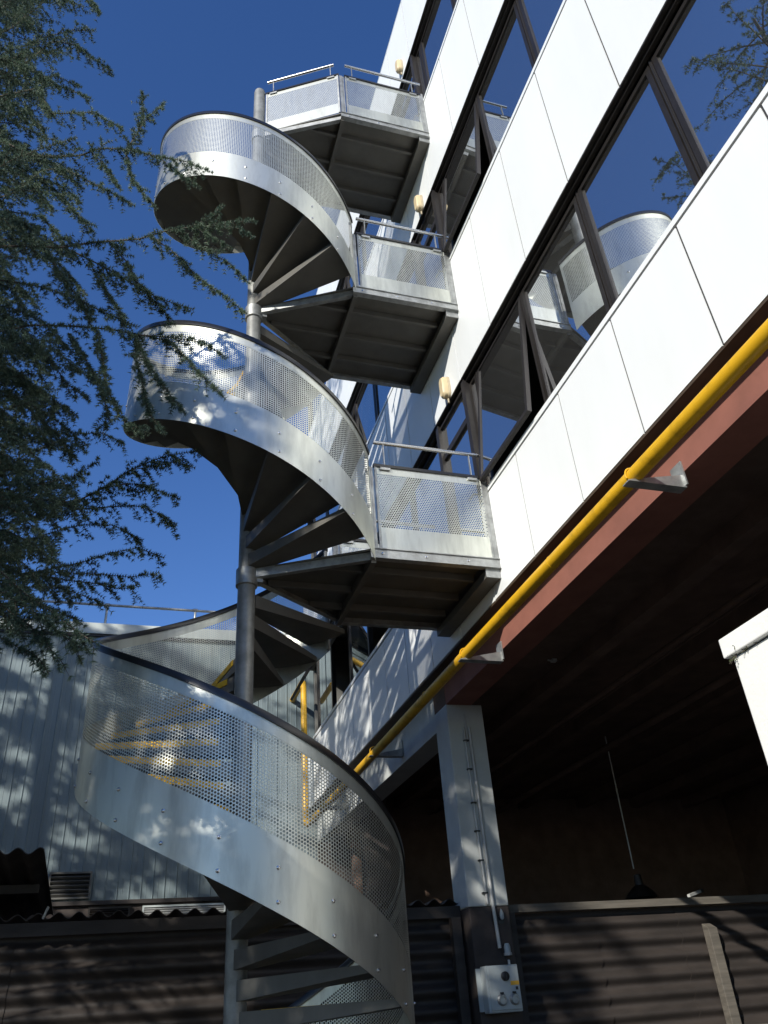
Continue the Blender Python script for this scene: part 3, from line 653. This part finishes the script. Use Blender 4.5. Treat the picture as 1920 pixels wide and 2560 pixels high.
def grow(T, wood, limb, r0, s1=.07, l1=.34, s2=.045, l2=.11, sp=.02, bare=.0, lat=(0.15,.8,.35), tipw=1.0):
    """clothe one limb with side twigs, spur twigs and needles"""
    pts, L = resample(limb, .09)
    wood.tube([Vector(p) for p in pts], list(np.linspace(r0*.62, .0025, len(pts))), 5)
    Up = np.array([0,0,1.0]); acc = 0
    n1 = int(L/s1)
    for i in range(n1):
        f = (i+RNG.random()*.8)/n1
        if f < bare: continue
        k = min(int(f*(len(pts)-1)), len(pts)-2); a = pts[k]; t = pts[k+1]-pts[k]; t /= np.linalg.norm(t)+1e-9
        sd = np.cross(t, Up); sd /= np.linalg.norm(sd)+1e-9; sgn = 1 if i % 2 else -1
        env = (1 - f*.62)*RNG.uniform(.45, 1.15)
        d = t*RNG.uniform(.5,1.0) + sd*sgn*RNG.uniform(.2,.9) + Up*RNG.uniform(-.75,.2)
        tw = curve(a, d, l1*env, RNG.uniform(.1,.7), 5)
        T.tw.append((tw, .0042)); T.line(tw, sp)
        Lt = l1*env; n2 = int(Lt/s2)
        for j in range(n2):
            g = (j+RNG.random())/max(n2,1); q = min(int(g*5), 4); b = tw[q] + (tw[q+1]-tw[q])*(g*5-q); tt = tw[q+1]-tw[q]; tt = tt/(np.linalg.norm(tt)+1e-9)
            s3 = np.cross(tt, Up); s3 /= np.linalg.norm(s3)+1e-9
            d2 = tt*RNG.uniform(.5,1.1) + s3*(1 if j % 2 else -1)*RNG.uniform(.3,.9) + Up*RNG.uniform(-.6,.25)
            t2 = curve(b, d2, l2*RNG.uniform(.4,1.2)*(1-.4*g), RNG.uniform(0,.5), 3)
            T.tw.append((t2, .0022)); T.line(t2, sp)
    T.line(pts[int(len(pts)*max(bare,.25)):], sp)
def finish(T, root, ln, wd, n, rmin=0):
    P = np.concatenate(T.P); D = np.concatenate(T.D)
    V, F = tufts(P, D, n, ln, wd); o = place('crown', np_mesh('crown', V, F, M['needle']), root)
    # twigs as three sided sticks
    vs, fs = [], []; c = 0
    for pts, r in T.tw:
        if r < rmin: continue
        pts = [pts[0], pts[-1]] if r < .003 else [pts[0], pts[2], pts[-1]]
        m = len(pts); d = np.array(pts[-1])-np.array(pts[0]); d /= np.linalg.norm(d)+1e-9
        a = np.cross(d, [.3,.2,.93]); a /= np.linalg.norm(a)+1e-9; b = np.cross(d, a)
        for i, p in enumerate(pts):
            rr = r*(1-.75*i/(m-1))
            for k in range(3): vs.append(p + (a*math.cos(2.094*k)+b*math.sin(2.094*k))*rr)
        for i in range(m-1):
            for k in range(3): fs.append((c+3*i+k, c+3*i+(k+1)%3, c+3*i+3+(k+1)%3, c+3*i+3+k))
        c += 3*m
    tg = place('twigs', np_mesh('twigs', np.array(vs), np.array(fs), M['twig']), root); tg['kind'] = 'stuff'
    return len(P)
# the cedar in view: limbs laid along the lines seen in the photograph, in planes through the crown
TX, TY = -4.6, 6.0
cdr = thing('cedar_tree', (TX, TY, 0), 'blue green cedar with drooping branches at the left edge', 'tree')
part('trunk', MB().tube([(TX,TY,-.1),(TX+.05,TY,1.5),(TX,TY+.05,6),(TX+.08,TY,11),(TX,TY,16),(TX,TY,19.5)], [.34,.27,.22,.16,.09,.03], 14), M['bark'], cdr, True)
S_ = 640/1573
def tr1(*q): return [(x*S_, y*S_) for x, y in q]
def tr2(*q): return [(x*S_, 800+y*S_) for x, y in q]
LIMBS = [  # (pixel path, plane y at frame edge, plane y at tip, thickness, length of side twigs, bare share)
 (tr1((-150,260),(60,180),(250,30),(420,-120)), 5.6, 5.4, .018, .40, 0),
 (tr1((-150,440),(0,400),(140,330),(260,230),(430,190),(590,185)), 5.8, 5.3, .018, .34, 0),
 (tr1((-150,500),(100,430),(330,250),(480,280),(560,350),(690,440)), 5.5, 5.2, .016, .30, 0),
 (tr1((-150,640),(80,600),(230,560),(330,460),(500,540)), 6.2, 6.2, .016, .30, 0),
 (tr1((-150,620),(60,580),(240,540),(310,700),(560,690),(760,790)), 5.5, 5.2, .018, .30, 0),
 (tr1((-150,900),(0,860),(200,960),(480,960),(620,910),(800,920),(960,960),(1140,990),(1300,1060)), 5.4, 5.0, .022, .30, 0),
 (tr1((780,920),(830,840),(870,780),(880,650),(870,555)), 5.2, 5.15, .008, .12, 0),
 (tr1((850,800),(900,730),(1015,625)), 5.15, 5.1, .006, .09, 0),
 (tr1((960,955),(1060,1030),(1130,1090),(1235,1160)), 5.05, 5.0, .005, .08, 0),
 (tr1((560,930),(640,1010),(700,1100),(745,1170)), 5.2, 5.1, .007, .12, 0),
 (tr1((775,930),(800,1080),(880,1190),(965,1285)), 5.15, 5.05, .005, .08, 0),
 (tr1((-150,1260),(100,1180),(250,1050),(380,1030),(500,1090),(680,1180),(830,1265)), 5.3, 5.0, .016, .22, 0),
 (tr1((-150,1000),(150,1080),(350,1130),(430,1180),(500,1250)), 5.6, 5.4, .012, .25, 0),
 (tr1((-150,1520),(150,1510),(380,1520),(560,1490),(850,1470),(1010,1420),(1200,1390),(1400,1370),(1565,1350)), 5.2, 4.9, .024, .16, .1),
 (tr1((1180,1390),(1290,1340),(1370,1260)), 4.95, 4.9, .006, .10, 0),
 (tr1((1200,1390),(1420,1390),(1500,1420),(1570,1460)), 4.95, 4.9, .006, .10, 0),
 (tr1((930,1450),(1080,1560),(1200,1690),(1350,1800),(1520,1930)), 5.05, 4.85, .010, .15, 0),
 (tr1((1100,1420),(1250,1530),(1400,1610),(1530,1740)), 5.0, 4.85, .008, .12, 0),
 (tr1((1200,1400),(1300,1460),(1420,1530)), 4.95, 4.9, .005, .08, 0),
 (tr1((680,1500),(790,1620),(830,1730),(960,1830),(1190,1900)), 5.1, 4.95, .010, .18, 0),
 (tr1((440,1540),(640,1640),(780,1720),(900,1800),(1060,1970)), 5.2, 5.0, .012, .22, 0),
 (tr1((640,1640),(620,1740),(700,1850),(780,2000)), 5.2, 5.05, .007, .18, 0),
 (tr1((300,1560),(380,1700),(500,1850),(560,2000)), 5.2, 5.1, .010, .25, 0),
 (tr1((-150,1700),(200,1750),(450,1820),(600,1900),(850,2010)), 5.1, 4.9, .016, .28, 0),
 (tr1((-150,1400),(60,1300),(250,1330),(350,1420),(450,1600)), 5.4, 5.2, .014, .28, 0),
 (tr2((-150,100),(200,30),(500,40),(700,60),(850,90),(1050,130),(1200,300),(1390,490)), 5.0, 4.7, .018, .20, 0),
 (tr2((850,90),(1080,110),(1250,140),(1390,230)), 4.8, 4.7, .008, .11, 0),
 (tr2((830,80),(900,250),(1000,400),(1140,580)), 4.85, 4.7, .009, .16, 0),
 (tr2((830,200),(890,450),(920,580),(1010,700)), 4.8, 4.7, .007, .14, 0),
 (tr2((600,80),(640,300),(650,420),(780,630),(920,700)), 4.9, 4.75, .010, .18, 0),
 (tr2((420,80),(500,200),(620,400),(660,560),(640,680)), 5.0, 4.9, .009, .20, 0),
 (tr2((-150,250),(100,180),(300,220),(400,380),(550,500)), 5.3, 5.2, .014, .26, 0),
 (tr2((-150,420),(100,380),(300,470),(480,590)), 5.6, 5.5, .014, .26, 0),
 (tr2((-150,1030),(0,960),(130,840),(300,770),(470,700),(620,690),(770,765)), 6.6, 6.3, .018, .26, 0),
 (tr2((0,900),(80,600),(200,430),(330,400)), 6.8, 6.8, .014, .26, 0),
 (tr2((110,860),(200,600),(280,480),(480,600)), 6.8, 6.7, .012, .26, 0),
 (tr2((-150,1260),(100,1170),(250,1090),(450,970),(600,870)), 6.8, 6.4, .018, .30, 0),
 (tr2((300,1130),(480,1110),(640,1030),(800,920),(1000,840),(1225,800)), 6.6, 6.2, .016, .26, 0),
 (tr2((640,1030),(800,1000),(950,1040),(1110,1100)), 6.4, 6.2, .010, .22, 0),
 (tr2((800,920),(950,900),(1060,870),(1200,910)), 6.3, 6.2, .008, .16, 0),
 (tr2((-150,1400),(150,1230),(400,1170),(640,1150),(850,1140),(1000,1200),(1085,1260)), 6.8, 6.3, .018, .30, 0),
 (tr2((-150,1500),(200,1340),(480,1260),(700,1260),(880,1360)), 6.9, 6.5, .016, .28, 0),
 (tr2((-150,1640),(250,1540),(500,1490),(680,1430),(850,1400),(1010,1460)), 6.8, 6.4, .016, .28, 0),
 (tr2((-150,1660),(300,1550),(600,1560),(800,1580),(985,1550)), 6.7, 6.4, .014, .26, 0),
 (tr2((200,1560),(420,1600),(600,1620),(760,1660),(860,1620)), 6.6, 6.4, .010, .22, 0),
 (tr2((-150,1740),(150,1640),(350,1640),(500,1690),(640,1740)), 6.4, 6.1, .014, .30, 0),
 (tr2((100,1640),(250,1740),(380,1800),(500,1850)), 6.3, 6.1, .010, .25, 0),
 (tr2((-200,1480),(0,1540),(150,1680),(330,1800),(480,1920),(600,1990)), 4.5, 4.2, .014, .26, 0),
 (tr2((-200,1700),(0,1750),(120,1830),(280,1960),(330,2080)), 4.5, 4.25, .012, .28, 0),
 (tr2((-200,1650),(0,1660),(200,1800),(420,1960),(500,2020)), 4.45, 4.2, .012, .26, 0),
 (tr2((-200,1900),(-50,1920),(80,2000),(220,2050),(300,2170)), 4.5, 4.3, .010, .24, 0),
 (tr1((-150,60),(50,20),(150,-60)), 5.2, 5.0, .014, .40, 0),
 (tr1((440,-80),(560,0),(620,85)), 5.0, 4.95, .005, .12, 0),
 (tr1((-150,740),(100,760),(280,850),(420,880)), 5.9, 5.8, .014, .32, 0),
 (tr1((-150,1120),(60,1100),(220,1160),(330,1300)), 5.8, 5.6, .014, .30, 0),
 (tr1((-150,1850),(100,1900),(300,2000),(420,2150)), 5.3, 5.1, .014, .32, 0),
 (tr1((-150,2100),(150,2080),(350,2150),(500,2300)), 5.6, 5.4, .014, .32, 0),
 (tr2((-150,640),(60,600),(240,680),(330,800)), 6.2, 6.1, .014, .30, 0),
 (tr2((-150,1120),(60,1100),(240,1160),(380,1290)), 5.9, 5.7, .014, .34, 0),
 (tr2((-150,1320),(30,1290),(200,1370),(330,1500)), 5.8, 5.6, .014, .34, 0),
 (tr2((-150,1450),(20,1440),(160,1500),(250,1640)), 5.6, 5.4, .014, .34, 0),
]
for i in range(72):                       # the thick of the crown along the left edge
    y0 = RNG.uniform(-60, 1560); L = RNG.uniform(120, 300)*(1.0 if y0 < 1300 else .8); d = RNG.uniform(-.5, .7); yy = RNG.uniform(4.9, 7.2)
    LIMBS.append(([(-60, y0), (-60+L*.4, y0+L*.35*d-15), (-60+L*.75, y0+L*.75*d), (-60+L, y0+L*1.1*d+20)], yy, yy-.2, .014, RNG.uniform(.24,.34), 0))
T1 = Tree()
for path, ya, yb, r0, l1, bare in LIMBS:
    xs_ = [q[0] for q in path]; n = len(path)
    pts = [tuple(unproj(px, py, ya + (yb-ya)*i/(n-1))) for i, (px, py) in enumerate(path)]
    if path[0][0] < 0:                      # reaches the trunk outside the frame
        p0 = pts[0]; up = min(1.2, .35*(p0[0]-TX))
        pts = [(TX, TY, p0[2]-.25-up*.3), ((TX+p0[0])/2, (TY+p0[1])/2, p0[2]-.05)] + pts
        w = MB(); grow(T1, w, pts, max(r0*1.7, .02), s1=.06, l1=l1*1.25, s2=.055, l2=.14, bare=.3)
    else:
        w = MB(); grow(T1, w, pts, r0, s1=.05, l1=l1*1.25, s2=.05, l2=.12)
    part('branch', w, M['twig'], cdr, True)
# coarser sprays in the depth of the crown, behind the ones traced above
T1b = Tree()
for i in range(64):
    y0 = RNG.uniform(-80, 1500); L = RNG.uniform(90, 230); d = RNG.uniform(-.4, .8); yy = RNG.uniform(6.6, 8.6)
    pts = [tuple(unproj(px, py, yy)) for px, py in ((-90, y0), (-90+L*.5, y0+L*.4*d-12), (-90+L, y0+L*d+15))]
    w = MB(); grow(T1b, w, pts, .014, s1=.10, l1=.42, s2=.08, l2=.18, sp=.03); part('branch', w, M['twig'], cdr, True)
finish(T1b, cdr, .05, .006, 7, .003)
# the part of its crown outside the frame (seen in the window glass)
T1c = Tree()
def out_branch(T, root, tx, ty, z, az, L, rise, droop, s1=.12, l1=.5, s2=.10, l2=.2, sp=.05):
    pts = [tuple(p) for p in curve((tx,ty,z), (math.cos(az), math.sin(az), rise), L, droop, 8, .3)]
    w = MB(); grow(T, w, pts, .018+.008*L, s1=s1, l1=l1, s2=s2, l2=l2, sp=sp, bare=.12); part('branch', w, M['twig'], root, True)
for i in range(110):
    z = 4.5 + 14.6*(i/109)
    az = i*2.399
    L = 1.7 + 2.6*(19.6-z)/15*random.uniform(.8,1.15)
    tip = Vector((TX+L*math.cos(az), TY+L*math.sin(az), z))
    d = tip-EYE; px = 960 + FPX*d.dot(CR)/max(d.dot(CF),.1); py = 1280 - FPX*d.dot(CU)/max(d.dot(CF),.1)
    if px > -120 and py > -150 and py < 2700 and d.dot(CF) > 0: L *= .5
    out_branch(T1c, cdr, TX, TY, z, az, L, .25, .5)
n1 = finish(T1, cdr, .034, .0033, 13)
n2 = finish(T1c, cdr, .075, .008, 6, .003)
# two more cedars behind the viewer and to the left: they throw the dappled shade
def cedar(label, tx, ty, zlo, ztop, rmax, nb, s1=.2, l1=.6):
    root = thing('cedar_tree', (tx, ty, 0), label, 'tree', 'cedars around the yard')
    part('trunk', MB().tube([(tx,ty,-.1),(tx,ty,ztop*.5),(tx,ty,ztop)], [.28,.18,.02], 12), M['bark'], root, True)
    T = Tree()
    for i in range(nb):
        f = i/(nb-1); z = zlo + (ztop-.3-zlo)*f
        out_branch(T, root, tx, ty, z, i*2.399, (rmax*(1-.72*f)+.3)*random.uniform(.75,1.1), .15, .5, s1=s1, l1=l1, s2=.14, l2=.24, sp=.07)
    return finish(T, root, .15, .020, 5, .003)
cdr['group'] = 'cedars around the yard'
n3 = cedar('cedar standing behind the viewer, outside the picture', -6.0, 0.4, 3.0, 11.2, 3.1, 92, s1=.14)
n4 = cedar('cedar standing left of the hall, outside the picture', -8.4, 9.4, 3.5, 17.0, 4.6, 110, s1=.15)
cedar('slim cedar added before the left end of the hall, outside the picture', -8.2, 13.4, 3.0, 12.5, 3.2, 60, s1=.17)  # added out of view to deepen the shade on the hall
for i, (tx, ty, h, rm) in enumerate(((-9.5,-4.2,12.4,3.2), (-2.6,-9.4,17.0,3.8), (3.0,-9.6,17.0,4.2), (-10.5,3.4,12.5,3.4))):
    cedar(('broad cedar', 'low cedar', 'full cedar', 'tall cedar')[i] + ' added far behind the viewer, outside the picture', tx, ty, 1.2, h, rm, 46 if h < 15 else 70, s1=.26, l1=.9)  # added unseen to cut the sky light on the lower flight
print('tufts', n1, n2, n3, n4, flush=True); print([ (o.name, len(o.data.polygons)) for o in bpy.data.objects if o.name.startswith('crown')])
